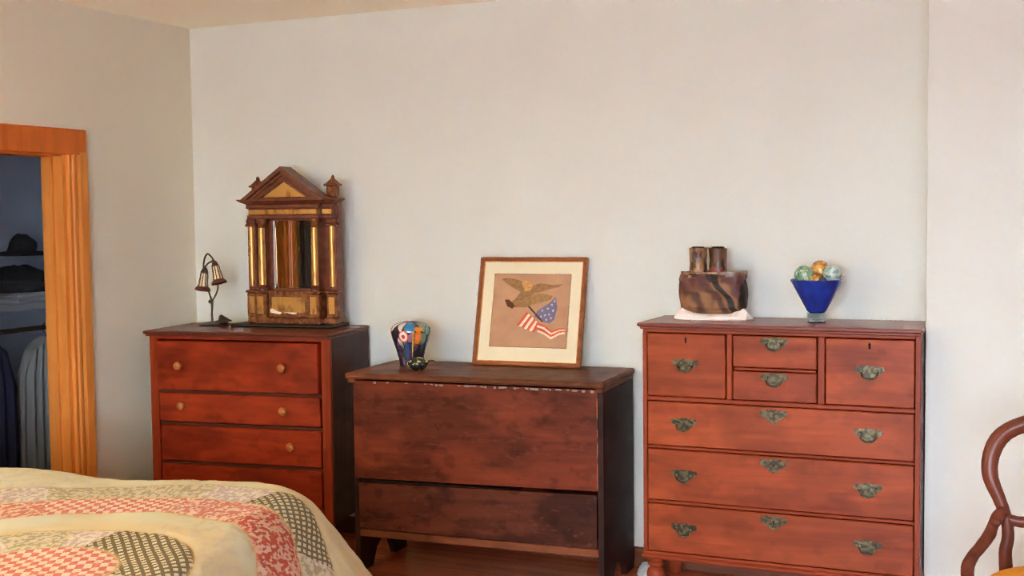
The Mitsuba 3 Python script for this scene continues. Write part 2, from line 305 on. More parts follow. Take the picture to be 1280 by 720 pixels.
for xa, xb in ((-0.699, -0.672), (-0.364, -0.333)): part(k, 'divider', box(xa + 0.003, xb - 0.003, 0.016, 0.06, 0.772, 1.018, 0.003), 'm_pine_up', MR)
part(k, 'rail', box(-0.669, -0.367, 0.016, 0.06, 0.885, 0.895, 0.003), 'm_pine_rail', MR)
for za, zb in ((0.756, 0.772), (0.572, 0.583), (0.359, 0.371)): part(k, 'rail', box(-1.006, -0.023, 0.016, 0.06, za, zb, 0.003), 'm_pine_rail', MR)
part(k, 'base_moulding', cat(box(-1.030, 0.0, 0.006, 0.36, 0.140, 0.158, 0.006), box(-1.024, -0.003, 0.012, 0.36, 0.158, 0.170, 0.003)), 'm_pine_rail', MR)
bw = [(0, 0.020), (0.008, 0.026), (0.017, 0.017), (0.026, 0.024), (0.036, 0.017), (0.046, 0.020), (0.051, 0.010), (0.045, 0.001), (0.036, -0.001), (0.031, -0.010), (0.021, -0.011), (0.016, -0.021), (0.007, -0.021), (0.0, -0.031)]
bw = Polygon(bw + [(-x, y) for x, y in bw[::-1][1:-1]]).buffer(0.001)
hole = Polygon([(-0.002, -0.010), (0.002, -0.010), (0.0015, 0.0), (0.003, 0.004), (0, 0.008), (-0.003, 0.004), (-0.0015, 0.0)])
plate_m = extr(bw, 0.0018); keyplate_m = extr(bw.difference(hole.buffer(0.001)), 0.0018)
bail_m = cat(tube([(-0.027, -0.004, 0.004), (-0.028, -0.011, -0.002), (-0.022, -0.015, -0.016), (-0.009, -0.016, -0.022), (0.009, -0.016, -0.022), (0.022, -0.015, -0.016), (0.028, -0.011, -0.002), (0.027, -0.004, 0.004)], 0.0026, 8, 4),
             lathe([(0, 0), (0.006, 0), (0.005, 0.006), (0.0065, 0.011), (0, 0.014)], 10, (-0.027, 0, 0.004), (0, -1, 0)), lathe([(0, 0), (0.006, 0), (0.005, 0.006), (0.0065, 0.011), (0, 0.014)], 10, (0.027, 0, 0.004), (0, -1, 0)))
YD = 0.0135
def pull(parent, x, z):
    part(parent, 'pull_plate', move(plate_m, x, YD - 0.0018, z), 'm_brass', MR)
    part(parent, 'pull_handle', move(bail_m, x, YD - 0.0018, z), 'm_brass', MR, smooth=45)
def escutcheon(parent, x, z):
    part(parent, 'escutcheon', move(keyplate_m, x, YD - 0.0018, z), 'm_brass', MR)
    part(parent, 'keyhole', move(extr(hole, 0.0004), x, YD - 0.0005, z), 'm_keyhole', MR)
g = 0.003
for xa, xb, za, zb, m in ((-1.006, -0.697, 0.772, 1.017, 'm_pine'), (-0.674, -0.362, 0.895, 1.017, 'm_pine'), (-0.674, -0.362, 0.772, 0.885, 'm_pine_b'), (-0.335, -0.023, 0.772, 1.017, 'm_pine'),
                          (-1.006, -0.023, 0.583, 0.756, 'm_pine'), (-1.006, -0.023, 0.371, 0.572, 'm_pine'), (-1.006, -0.023, 0.170, 0.359, 'm_pine')):
    q = part(k, 'drawer', box(xa + g, xb - g, YD, 0.12, za + g, zb - g, 0.003), m, MR)
    cx = (xa + xb) / 2
    if zb - za > 0.22:
        pull(q, cx - 0.002 if cx < -0.5 else cx + 0.0, 0.896)
        part(q, 'keyhole', move(extr(hole.buffer(0.002), 0.0004), cx, YD - 0.0005, 0.992), 'm_keyhole', MR)
    elif xb - xa < 0.4: pull(q, cx, zb - 0.030)
    else:
        zc = (za + zb) / 2
        pull(q, -0.860, zc + 0.001); pull(q, -0.182, zc + 0.001); escutcheon(q, -0.520, zb - 0.036)
for x in (-0.985, -0.045):
    for y in (0.055, 0.315):
        part(k, 'foot', lathe([(0, 0), (0.018, 0), (0.024, 0.012), (0.032, 0.045), (0.036, 0.075), (0.030, 0.092), (0.021, 0.100), (0.030, 0.108), (0.030, 0.116), (0.024, 0.122), (0.034, 0.130), (0.034, 0.140), (0, 0.140)], 24, (x, y, 0)), 'm_pine_up', MR, smooth=35)

# ------------------------------------------------------------------ bed and quilt
def cloth(A, B, prm):
    xr, yf, rc, rr, th, zt, wd, ln = prm               # far right corner at (xr, yf), wd x ln
    cx, cy = xr - wd / 2, yf - ln / 2
    ax, ay = A - cx, B - cy
    qx, qy = np.abs(ax) - (wd / 2 - rc), np.abs(ay) - (ln / 2 - rc)
    ox, oy = np.maximum(qx, 0), np.maximum(qy, 0)
    l = np.hypot(ox, oy)
    d = l + np.minimum(np.maximum(qx, qy), 0) - rc
    nx = np.where(l > 0, ox / np.maximum(l, 1e-9), np.where(qx > qy, 1, 0)) * np.sign(ax)
    ny = np.where(l > 0, oy / np.maximum(l, 1e-9), np.where(qx > qy, 0, 1)) * np.sign(ay)
    dd = np.maximum(d, 0); ph = np.minimum(dd / rr, th); ex = np.maximum(dd - rr * th, 0)
    gg = rr * np.sin(ph) + ex * math.cos(th); h = rr * (1 - np.cos(ph)) + ex * math.sin(th)
    return A - nx * dd + nx * gg, B - ny * dd + ny * gg, zt - h, d, np.stack([nx * np.sin(ph), ny * np.sin(ph), np.cos(ph)], -1)
BP = (-2.18844, 3.150237, 0.168714, 0.165755, 0.951213, 0.69, 1.50, 2.02)
PHI = 0.237180
N = 420
RC_A, RC_B = -0.29, -0.96                              # centre of the pieced ring, from the far right corner
_a = np.linspace(BP[0] - BP[6] - 0.62, BP[0] + 0.62, N); _b = np.linspace(BP[1] - BP[7] - 0.62, BP[1] + 0.62, N)
A, B = np.meshgrid(_a, _b)
x, y, z, dist, nn = cloth(A, B, BP)
ca, cb = A - BP[0], B - BP[1]
rad = np.hypot(ca - RC_A, cb - RC_B)
puff = np.zeros_like(rad)
for e in (0.20, 0.38, 0.57, 0.76, 0.93): puff -= 0.004 * np.exp(-((rad - e) / 0.012) ** 2)
puff += 0.010 * (meshkit.fbm(np.stack([A * 7, B * 7, 0 * A], -1), 3, 5) - 0.5) + 0.004 * (meshkit.noise(np.stack([A * 28, B * 28, 0 * A], -1), 9) - 0.5)
puff += 0.024 * np.exp(-((ca + 0.98) / 0.22) ** 2 - ((cb + 0.0) / 0.4) ** 2) - 0.006 * np.exp(-((ca + 0.55) / 0.18) ** 2 - ((cb + 0.0) / 0.4) ** 2)
x, y, z = x + nn[..., 0] * puff, y + nn[..., 1] * puff, z + nn[..., 2] * puff
keep = (dist < 0.66) & ((ca > -BP[6] + 0.10) | (dist < 0.10) | (cb < -BP[7] + 0.0))
idx = np.arange(N * N).reshape(N, N)
qd = np.stack([idx[:-1, :-1], idx[:-1, 1:], idx[1:, 1:], idx[1:, :-1]], -1).reshape(-1, 4)
qd = qd[keep.ravel()[qd].all(1)]
F = np.vstack([qd[:, [0, 1, 2]], qd[:, [0, 2, 3]]])
c_, s_ = math.cos(PHI), math.sin(PHI)
def bedrot(x, y, z): return np.stack([BP[0] + c_ * (x - BP[0]) - s_ * (y - BP[1]), BP[1] + s_ * (x - BP[0]) + c_ * (y - BP[1]), z], -1)
Vt = bedrot(x, y, z).reshape(-1, 3)
tk = 0.010
Vb = bedrot(x - nn[..., 0] * tk, y - nn[..., 1] * tk, z - nn[..., 2] * tk).reshape(-1, 3)
used = np.unique(F); rm = np.full(N * N, -1); rm[used] = np.arange(len(used)); Fu = rm[F]; n0 = len(used)
ed = np.sort(np.vstack([Fu[:, [0, 1]], Fu[:, [1, 2]], Fu[:, [2, 0]]]), 1); ue, cnt = np.unique(ed, axis=0, return_counts=True); be = ue[cnt == 1]
Fs = np.vstack([Fu, Fu[:, ::-1] + n0, np.column_stack([be[:, 0], be[:, 1], be[:, 1] + n0]), np.column_stack([be[:, 0], be[:, 1] + n0, be[:, 0] + n0])])
quilt = trimesh.Trimesh(np.vstack([Vt[used], Vb[used]]), Fs, process=False)
UV = np.column_stack([ca.ravel(), cb.ravel()])[used]; UV = np.vstack([UV, UV])
def quilt_fn(p, n, uv):
    a, b = mi.Float(uv.x) - RC_A, mi.Float(uv.y) - RC_B
    a = a - 1.9 * dr.floor(a / 1.9 + 0.5); b = b - 1.9 * dr.floor(b / 1.9 + 0.5)
    r = dr.sqrt(a * a + b * b); ang = dr.atan2(b, a) * (180 / math.pi)
    u, v = mi.Float(uv.x), mi.Float(uv.y)
    cream = mix([0.55, 0.51, 0.31], [0.62, 0.59, 0.42], fbm(u * 9, v * 9, 0.0, 3))
    tint = smoothstep(0.5, 0.66, fbm(u * 3, v * 3, 4.0, 2))
    cream = mix(cream, [0.58, 0.57, 0.43], 0.6 * tint)
    cream = mix(cream, [0.62, 0.46, 0.22], 0.5 * smoothstep(0.50, 0.64, fbm(u * 2.6, v * 2.6, 9.0, 2)))
    sec = dr.floor(ang / 17.0)
    fl = fbm(u * 115, v * 80, 2.0, 2)                   # small floral prints
    ru, rv = u / 0.020, v / 0.034
    rk = dr.floor(ru + 0.6 * rv) + dr.floor(rv - 0.3 * ru)
    chk = dr.abs(rk - 2 * dr.floor(rk / 2)) > 0.5
    gu, gv = u / 0.026 + v / 0.040, u / 0.026 - v / 0.040
    gdot = dr.maximum(dr.abs(gu - dr.floor(gu) - 0.5), dr.abs(gv - dr.floor(gv) - 0.5)) < 0.29
    red_chk = dr.select(chk, mix([0.50, 0.12, 0.085], [0.60, 0.24, 0.17], fl), mix([0.66, 0.46, 0.33], [0.70, 0.56, 0.42], fl))
    red_fl = mix([0.44, 0.075, 0.050], [0.60, 0.36, 0.25], smoothstep(0.40, 0.62, fl))
    pink_fl = mix([0.53, 0.19, 0.13], [0.68, 0.48, 0.35], smoothstep(0.38, 0.64, fl))
    green_g = dr.select(gdot, mi.Color3f(0.56, 0.49, 0.33), mi.Color3f(0.165, 0.130, 0.064))
    grey_fl = mix([0.37, 0.33, 0.20], [0.58, 0.50, 0.33], smoothstep(0.36, 0.6, fl))
    tan_fl = mix([0.46, 0.36, 0.20], [0.62, 0.52, 0.33], smoothstep(0.36, 0.6, fl))
    purp_fl = mix([0.48, 0.38, 0.33], [0.64, 0.56, 0.43], smoothstep(0.38, 0.62, fl))
    cream = mix(cream, [0.52, 0.42, 0.36], 0.35 * smoothstep(0.56, 0.66, fbm(u * 70, v * 55, 6.0, 2)) * smoothstep(0.42, 0.55, fbm(u * 5, v * 5, 12.0, 2)))
    sr = cell_rand(sec, 7)
    redband = dr.select(ang > 62, dr.select(sr > 0.35, red_chk, pink_fl), dr.select(ang > 38, red_fl, pink_fl))
    outer = dr.select((ang > 50) & (ang < 72), green_g, dr.select((ang <= 49) & (ang > -20), grey_fl, dr.select(sr > 0.55, tan_fl, dr.select(sr > 0.3, grey_fl, purp_fl))))
    inner = dr.select((ang > -4) & (ang < 84), green_g, dr.select(sr > 0.4, purp_fl, grey_fl))
    c = cream
    c = dr.select(r < 0.93, outer, c); c = dr.select(r < 0.76, redband, c)
    c = dr.select(r < 0.57, cream, c); c = dr.select(r < 0.38, inner, c); c = dr.select(r < 0.20, red_chk, c)
    pip = mi.Float(0)
    for e in (0.20, 0.38, 0.57, 0.76, 0.93): pip = dr.maximum(pip, dr.exp(-dr.square((r - e) / 0.007)))
    return mix(c, [0.56, 0.41, 0.18], 0.6 * pip) * mi.Color3f(0.92, 0.96, 1.02)
mat('m_quilt', proc(quilt_fn), 0.9, 0.15, sheen=0.3)
whole('quilt', 'patchwork quilt with curved red and green pieced bands spread over the bed', 'quilt', quilt, 'm_quilt', smooth=True, uv=UV)
mat('m_mattress', (0.70, 0.66, 0.58), 0.9, 0.1)
k = thing('bed', 'bed in the left foreground hidden under the patchwork quilt', 'bed')
MB = place(BP[0], BP[1], 0, math.degrees(PHI))
part(k, 'mattress', box(-BP[6] + 0.02, -0.02, -BP[7] + 0.02, -0.02, 0.40, 0.655, 0.04), 'm_mattress', MB)
part(k, 'frame', box(-BP[6] + 0.04, -0.04, -BP[7] + 0.04, -0.04, 0.24, 0.40, 0.01), 'm_dark_wood', MB)
for sx in (-BP[6] + 0.10, -0.10):
    for sy in (-BP[7] + 0.10, -0.10): part(k, 'leg', box(sx - 0.03, sx + 0.03, sy - 0.03, sy + 0.03, FZ, 0.24, 0.005), 'm_dark_wood', MB)

# ------------------------------------------------------------------ gilt temple mirror on the left chest
ZT = 1.0275
k = thing('mirror', 'gilt temple shaped mirror with columns and a pediment on the red chest with knobs', 'mirror')
MM = place(-3.20, 4.585, ZT + 0.014, 5.5)
whole('mirror_board', 'thin black board under the gilt temple mirror', 'board', box(-0.28, 0.235, -0.012, 0.165, 0.0005, 0.0135, 0.004), 'm_black', place(-3.20, 4.585, ZT, 5.5))
B_ = 0.012
part(k, 'base', cat(box(-0.165, 0.165, 0.012, 0.15, 0, 0.028, 0.005), box(-0.225, 0.225, 0.050, 0.15, 0, 0.028, 0.005)), 'm_gilt_dark', MM)
part(k, 'back_panel', box(-0.222, 0.222, 0.095, 0.135, 0.028, 0.56), 'm_frame_brown', MM)
for s in (-1, 1):
    q = part(k, 'pedestal', cat(box(s * 0.134 - 0.028, s * 0.134 + 0.028, 0.012, 0.095, 0.028, 0.138, 0.003), box(s * 0.134 - 0.034, s * 0.134 + 0.034, 0.006, 0.095, 0.138, 0.150, 0.004)), 'm_gilt_dark', MM)
    part(q, 'panel', box(s * 0.134 - 0.016, s * 0.134 + 0.016, 0.009, 0.013, 0.045, 0.125, 0.002), 'm_gilt', MM)
    q = part(k, 'pedestal', cat(box(s * 0.203 - 0.026, s * 0.203 + 0.026, 0.056, 0.095, 0.028, 0.138, 0.003), box(s * 0.203 - 0.032, s * 0.203 + 0.034, 0.050, 0.095, 0.138, 0.150, 0.004)), 'm_gilt_dark', MM)
    part(q, 'panel', box(s * 0.203 - 0.015, s * 0.203 + 0.015, 0.053, 0.057, 0.045, 0.122, 0.002), 'm_gilt', MM)
    col = [(0, 0.150), (0.024, 0.150), (0.024, 0.158), (0.019, 0.163), (0.022, 0.168), (0.0165, 0.176), (0.0165, 0.26), (0.0145, 0.435), (0.018, 0.440), (0.015, 0.446), (0.018, 0.452), (0.024, 0.464), (0.024, 0.474), (0, 0.474)]
    q = part(k, 'column', lathe(col[5:8] + [(0, 0.435)], 24, (s * 0.134, 0.036, 0)), 'm_gilt', MM, smooth=40)
    part(q, 'capital', lathe([(0, 0.434)] + col[7:], 24, (s * 0.134, 0.036, 0)), 'm_gilt_dark', MM, smooth=30)
    part(q, 'foot', lathe(col[:6] + [(0, 0.177)], 24, (s * 0.134, 0.036, 0)), 'm_frame_brown', MM, smooth=30)
    q = part(k, 'pilaster', box(s * 0.205 - 0.022, s * 0.205 + 0.022, 0.070, 0.095, 0.150, 0.474, 0.003), 'm_frame_brown', MM)
    part(q, 'half_column', lathe([(0, 0.168), (0.0125, 0.168), (0.0125, 0.44), (0, 0.44)], 20, (s * 0.205, 0.068, 0)), 'm_gilt', MM, smooth=40)
    part(q, 'capital', cat(box(s * 0.205 - 0.028, s * 0.205 + 0.028, 0.056, 0.095, 0.440, 0.452, 0.003), box(s * 0.205 - 0.024, s * 0.205 + 0.024, 0.060, 0.095, 0.452, 0.474, 0.003)), 'm_frame_brown', MM)
q = part(k, 'lower_panel', box(-0.104, 0.104, 0.030, 0.095, 0.028, 0.150, 0.004), 'm_gilt_dark', MM)
part(q, 'inset', box(-0.085, 0.085, 0.026, 0.031, 0.052, 0.122, 0.002), 'm_gilt', MM)
part(q, 'worn_or_glint_edge', cat(*[box(-0.092 + i * 0.012, -0.086 + i * 0.012 + w, 0.0245, 0.027, 0.047 + 0.003 * math.cos(i), 0.0525 + h, 0.001) for i, (w, h) in enumerate([(0.012, 0.016), (0.0115, 0.010), (0.012, 0.005), (0.010, 0.002), (0.004, 0.0), (0.0, 0.0), (0.010, 0.0), (0.012, 0.0), (0.012, 0.0), (0.012, 0.001), (0.008, 0)]) if w > 0]), 'm_worn_glint', MM, label='worn whitish edge with painted glints')
labels[q + '__worn_or_glint_edge']['kind'] = 'stuff'
part(k, 'glass', box(-0.100, 0.100, 0.086, 0.0935, 0.156, 0.470), 'm_mirror', MM)
part(k, 'inner_frame', cat(box(-0.115, -0.098, 0.074, 0.095, 0.150, 0.474, 0.003), box(0.098, 0.115, 0.074, 0.095, 0.150, 0.474, 0.003), box(-0.10, 0.10, 0.074, 0.095, 0.150, 0.158), box(-0.10, 0.10, 0.074, 0.095, 0.466, 0.474)), 'm_frame_brown', MM)
part(k, 'entablature', cat(box(-0.168, 0.168, 0.010, 0.12, 0.474, 0.492, 0.003), box(-0.218, 0.218, 0.052, 0.12, 0.474, 0.492, 0.003), box(-0.160, 0.160, 0.016, 0.12, 0.492, 0.522), box(-0.212, 0.212, 0.058, 0.12, 0.492, 0.522), box(-0.172, 0.172, 0.004, 0.12, 0.522, 0.540, 0.003), box(-0.220, 0.220, 0.046, 0.12, 0.522, 0.540, 0.003)), 'm_frame_brown', MM)
part(k, 'frieze', cat(box(-0.158, 0.158, 0.0125, 0.017, 0.495, 0.517, 0.002), box(-0.211, -0.162, 0.0545, 0.06, 0.495, 0.517, 0.002), box(0.162, 0.211, 0.0545, 0.06, 0.495, 0.517, 0.002)), 'm_gilt', MM)
cor = [(0, 0), (0.012, 0.006), (0.018, 0.018), (0.034, 0.026), (0.034, 0.032), (0, 0.032)]
part(k, 'cornice', cat(hull([(s * (0.176 + dx), (0.004 - dx) if yy == 0 else 0.12, 0.540 + dz) for s in (-1, 1) for dx, dz in ((0, 0), (0.028, 0.016), (0.028, 0.022)) for yy in (0, 1)]),
                       hull([(s * (0.216 + dx), (0.046 - dx) if yy == 0 else 0.12, 0.540 + dz) for s in (-1, 1) for dx, dz in ((0, 0), (0.032, 0.018), (0.032, 0.024)) for yy in (0, 1)])), 'm_frame_brown', MM)
ap = 0.708
part(k, 'tympanum', move(extr(Polygon([(-0.13, 0.564), (0.13, 0.564), (0, 0.655)]), 0.05), 0, 0.020, 0), 'm_gilt', MM, label='gold triangular field')
def raking(hw, zb, za, th, y0, y1):
    o = Polygon([(-hw, zb), (0, za), (hw, zb), (hw - th * 1.6, zb), (0, za - th * 1.25), (-hw + th * 1.6, zb)])
    return move(extr(o, y1 - y0), 0, y0, 0)
part(k, 'pediment', cat(raking(0.205, 0.562, ap, 0.017, -0.024, 0.075), raking(0.188, 0.562, ap - 0.016, 0.018, -0.006, 0.075), raking(0.165, 0.562, ap - 0.036, 0.014, 0.006, 0.075), raking(0.145, 0.562, ap - 0.052, 0.010, -0.002, 0.075), box(-0.16, 0.16, 0.0, 0.12, 0.5615, 0.572, 0.002)), 'm_frame_brown', MM)
for s in (-1, 1):
    fx = s * 0.192
    part(k, 'finial', cat(box(fx - 0.030, fx + 0.030, 0.085, 0.138, 0.564, 0.572, 0.003), box(fx - 0.023, fx + 0.023, 0.091, 0.133, 0.572, 0.620, 0.003), box(fx - 0.034, fx + 0.034, 0.081, 0.141, 0.620, 0.630, 0.004),
                          hull([(fx + sx * 0.026, 0.112 + sy * 0.022, 0.630) for sx in (-1, 1) for sy in (-1, 1)] + [(fx + sx * 0.008, 0.112 + sy * 0.008, 0.652) for sx in (-1, 1) for sy in (-1, 1)]),
                          lathe([(0, 0.650), (0.006, 0.650), (0.009, 0.658), (0.006, 0.666), (0, 0.672)], 12, (fx, 0.112, 0))), 'm_gilt_dark', MM)

# ------------------------------------------------------------------ small lily lamp
k = thing('table_lamp', 'small bronze lamp with two drooping striped shades on the red chest with knobs', 'lamp')
MT = place(-3.618, 4.60, ZT + 0.001, 0)
part(k, 'base', cat(lathe([(0, 0), (0.062, 0), (0.064, 0.004), (0.05, 0.010), (0.02, 0.014), (0, 0.016)], 28), move(hull([(0.015 + 0.065 * math.cos(a) * (1 + 0.15 * math.cos(3 * a)), 0.02 + 0.045 * math.sin(a), 0.0) for a in np.linspace(0, 6.28, 14)] + [(0.015, 0.01, 0.020), (0.045, 0.015, 0.030), (0.05, 0.03, 0.022)]), 0, 0, 0),
                    hull([(0.03, 0.0, 0.008), (0.06, -0.03, 0.010), (0.115, 0.0, 0.020), (0.055, 0.03, 0.012), (0.038, 0.0, 0.044), (0.045, 0.01, 0.048)])), 'm_bronze', MT, smooth=25, label='dark leaf shaped base')
part(k, 'stem', cat(tube([(0, 0, 0.005), (-0.003, 0, 0.05), (0.0, 0, 0.085), (0.0, 0, 0.112)], [0.006, 0.005, 0.005, 0.006]), trimesh.primitives.Sphere(radius=0.010, center=(-0.008, -0.002, 0.108), subdivisions=2).to_mesh()), 'm_bronze', MT, smooth=40)
def lily(parent, top, ax, arm):
    q = part(parent, 'arm', tube(arm, 0.0040, 8, 8), 'm_bronze', MT, smooth=40)
    ax = np.asarray(ax, float) / np.linalg.norm(ax)
    sh = part(parent, 'lamp_shade', lathe([(0.010, -0.012), (0.0145, -0.016), (0.017, -0.045), (0.022, -0.085), (0.020, -0.085), (0.015, -0.045), (0.0125, -0.016)], 28, top, ax), 'm_shade_cream', MT, smooth=40, label='cream striped shade with dark rim')
    R_ = trimesh.geometry.align_vectors([0, 0, 1], ax)[:3, :3]
    ribs = []
    for i in range(9):
        a = i * 2 * math.pi / 9 + 0.2
        pts = np.array([[r * math.cos(a), r * math.sin(a), z] for r, z in ((0.0150, -0.014), (0.0178, -0.045), (0.0226, -0.085))])
        ribs.append(tube(pts @ R_.T + np.asarray(top), 0.0024, 6, 3))
    part(sh, 'rib', cat(*ribs), 'm_shade_rim', MT)
    part(sh, 'rim', lathe([(0.022, -0.082), (0.034, -0.094), (0.037, -0.101), (0.033, -0.104), (0.021, -0.092)], 28, top, ax), 'm_shade_rim', MT, smooth=40)
    part(sh, 'cap', lathe([(0, 0.006), (0.006, 0.005), (0.013, -0.004), (0.017, -0.018), (0.0145, -0.021), (0, -0.016)], 20, top, ax), 'm_bronze', MT, smooth=40)
lily(k, (-0.036, 0.0, 0.262), (0.16, 0, 1), [(0, 0.005, 0.110), (0.022, 0.015, 0.165), (0.022, 0.020, 0.235), (0.008, 0.018, 0.292), (-0.014, 0.010, 0.290), (-0.034, 0.002, 0.272), (-0.036, 0, 0.260)])
lily(k, (0.022, -0.004, 0.292), (-0.26, 0, 1), [(0, 0, 0.110), (-0.028, 0.014, 0.150), (-0.058, 0.022, 0.22), (-0.056, 0.018, 0.290), (-0.030, 0.010, 0.328), (0.000, 0.003, 0.316), (0.020, -0.003, 0.294)])

# ------------------------------------------------------------------ vase and small pot on the blanket chest
def vase_fn(p, n, uv):
    a, h = mi.Float(uv.x), mi.Float(uv.y)              # angle from the front (degrees / 60), height 0..1
    f1, f2, id_ = voronoi(a * 3.4 + 7.3, h * 5.2 + 2.1)
    base = mi.Color3f(0.012, 0.012, 0.026)
    pal = dr.select(id_ < 0.14, mi.Color3f(0.03, 0.16, 0.32), dr.select(id_ < 0.28, mi.Color3f(0.50, 0.13, 0.09), dr.select(id_ < 0.42, mi.Color3f(0.62, 0.50, 0.46),
          dr.select(id_ < 0.54, mi.Color3f(0.03, 0.04, 0.16), dr.select(id_ < 0.66, mi.Color3f(0.15, 0.28, 0.22), dr.select(id_ < 0.8, mi.Color3f(0.30, 0.12, 0.20), mi.Color3f(0.02, 0.02, 0.03)))))))
    low = smoothstep(0.62, 0.42, h)
    pal = mix(pal, base, 0.85 * low)
    c = dr.select(f2 - f1 < 0.10, base, pal)
    def blob(a0, h0, ra, rh): return dr.sqrt(dr.square((a - a0) / ra) + dr.square((h - h0) / rh))
    b = blob(-0.02, 0.88, 0.32, 0.10); c = dr.select(b < 1, mi.Color3f(0.02, 0.20, 0.42), c)
    b = blob(-0.36, 0.68, 0.26, 0.13); c = dr.select(b < 1, dr.select(b < 0.35, mi.Color3f(0.45, 0.06, 0.03), dr.select(b < 0.8, mi.Color3f(0.80, 0.55, 0.48), mi.Color3f(0.5, 0.08, 0.06))), c)
    b = blob(0.38, 0.66, 0.20, 0.15); c = dr.select(b < 1, dr.select(b < 0.55, mi.Color3f(0.78, 0.22, 0.08), mi.Color3f(0.62, 0.17, 0.01)), c)
    b = blob(0.42, 0.84, 0.24, 0.05); c = dr.select(b < 1, mi.Color3f(0.66, 0.20, 0.01), c)
    b = blob(-0.22, 0.36, 0.16, 0.20); c = dr.select(b < 1, mi.Color3f(0.03, 0.06, 0.16), c)
    b = blob(0.12, 0.50, 0.035, 0.30); c = dr.select(b < 1, mi.Color3f(0.60, 0.40, 0.10), c)
    b = blob(-0.02, 0.07, 0.30, 0.07); c = dr.select(b < 1, dr.select(dr.sin(a * 60) > -0.1, mi.Color3f(0.65, 0.58, 0.55), base), c)
    return c
mat('m_vase', proc(vase_fn), 0.12, 0.6, clearcoat=0.8, clearcoat_gloss=0.95)
ZC_ = 0.884
vprof = np.array([(0.0, 0.0), (0.044, 0.0), (0.047, 0.004), (0.052, 0.030), (0.066, 0.080), (0.080, 0.122), (0.0855, 0.145), (0.083, 0.162), (0.070, 0.176), (0.050, 0.184), (0.036, 0.188), (0.032, 0.185), (0.034, 0.178), (0.055, 0.155), (0.05, 0.10), (0.03, 0.02), (0, 0.015)])
vp = curve(vprof, 4)
vm = trimesh.creation.revolve(vp, sections=72)
v = vm.vertices
vuv = np.column_stack([np.degrees(np.arctan2(v[:, 0], -v[:, 1])) - 28, v[:, 2] / 0.193]); vuv[:, 0] = ((vuv[:, 0] + 180) % 360 - 180) / 60
vm.fix_normals()
whole('vase', 'squat dark glazed vase painted in many colours on the worn blanket chest', 'vase', vm, 'm_vase', place(-2.548, 4.565, ZC_, 0), smooth=True, uv=vuv)
k = thing('pot', 'tiny dark glazed pot with a thin spout in front of the painted vase', 'pot')
mat('m_pot', proc(lambda p, n, uv: mix([0.012, 0.013, 0.012], [0.40, 0.42, 0.12], smoothstep(0.62, 0.70, fbm(p.x * 70, p.y * 70, p.z * 70, 2)))), 0.15, 0.6, clearcoat=0.6)
MP = place(-2.452, 4.450, ZC_, 0) @ np.diag([1.10, 1.10, 1.08, 1])
part(k, 'body', lathe([(0, 0), (0.018, 0), (0.030, 0.008), (0.037, 0.022), (0.034, 0.036), (0.020, 0.046), (0.012, 0.048), (0, 0.049)], 28), 'm_pot', MP, smooth=45)
part(k, 'spout', tube([(0.028, 0, 0.026), (0.045, 0, 0.034), (0.058, 0, 0.0375), (0.072, 0, 0.036)], [0.008, 0.005, 0.0035, 0.002], 10, 4), 'm_pot', MP, smooth=45)

# ------------------------------------------------------------------ framed eagle picture leaning on the wall
k = thing('framed_picture', 'framed picture of an eagle with a flag standing on the worn dark chest', 'picture')
PW, PH = 0.487, 0.470
p0 = np.array([-2.313, 4.668, ZC_ + 0.0035]); p1 = np.array([-1.826, 4.692, ZC_ + 0.0035])
ex = (p1 - p0) / np.linalg.norm(p1 - p0); up = np.array([0, 0.118, 0.455]); up -= ex * (up @ ex); up /= np.linalg.norm(up); ey = np.cross(up, ex)   # ey points into the wall
if ey[1] < 0: ey = -ey
MPi = np.eye(4); MPi[:3, 0], MPi[:3, 1], MPi[:3, 2], MPi[:3, 3] = ex, ey, up, p0
FW, FD = 0.018, 0.022
def mould(x0, x1, z0, z1):   return cat(box(x0, x1, 0, FD, z0, z1, 0.004))
part(k, 'frame', cat(box(0, FW, 0, FD, 0, PH, 0.005), box(PW - FW, PW, 0, FD, 0, PH, 0.005), box(FW - 0.004, PW - FW + 0.004, 0.0005, FD, 0, FW, 0.005), box(FW - 0.004, PW - FW + 0.004, 0.0005, FD, PH - FW, PH, 0.005)), 'm_picture_frame', MPi)
part(k, 'fillet', cat(box(FW - 0.003, FW + 0.003, 0.006, 0.016, FW, PH - FW), box(PW - FW - 0.003, PW - FW + 0.003, 0.006, 0.016, FW, PH - FW), box(FW, PW - FW, 0.006, 0.016, FW - 0.003, FW + 0.003), box(FW, PW - FW, 0.006, 0.016, PH - FW - 0.003, PH - FW + 0.003)), 'm_gold', MPi)
part(k, 'mat_board', box(FW - 0.004, PW - FW + 0.004, 0.012, 0.019, FW - 0.004, PH - FW + 0.004), 'm_mat_board', MPi)
ix0, ix1, iz0, iz1 = 0.070, 0.418, 0.080, 0.398
pic = part(k, 'picture', box(ix0, ix1, 0.0100, 0.0125, iz0, iz1), 'm_silk', MPi, label='tan silk picture of an eagle carrying a striped flag')
part(pic, 'border', cat(box(ix0, ix1, 0.0092, 0.011, iz0, iz0 + 0.003), box(ix0, ix1, 0.0092, 0.011, iz1 - 0.003, iz1), box(ix0, ix0 + 0.003, 0.0092, 0.011, iz0, iz1), box(ix1 - 0.003, ix1, 0.0092, 0.011, iz0, iz1)), 'm_olive', MPi)
def streaky(key, c):
    a, b = [v * 0.72 for v in c], [min(1.0, v * 1.25) for v in c]
    mat(key, proc(lambda p, n, uv: mix(a, b, fbm(p.x * 60 + p.z * 90, p.z * 160 - p.x * 110, 3.0, 2))), 0.8, 0.2)
for _k, _c in dict(eagle=(152, 112, 72), eagle_pale=(196, 146, 88), olive=(160, 122, 78)).items(): streaky('m_' + _k + '_feather', lin(*_c))
_lay = [0]
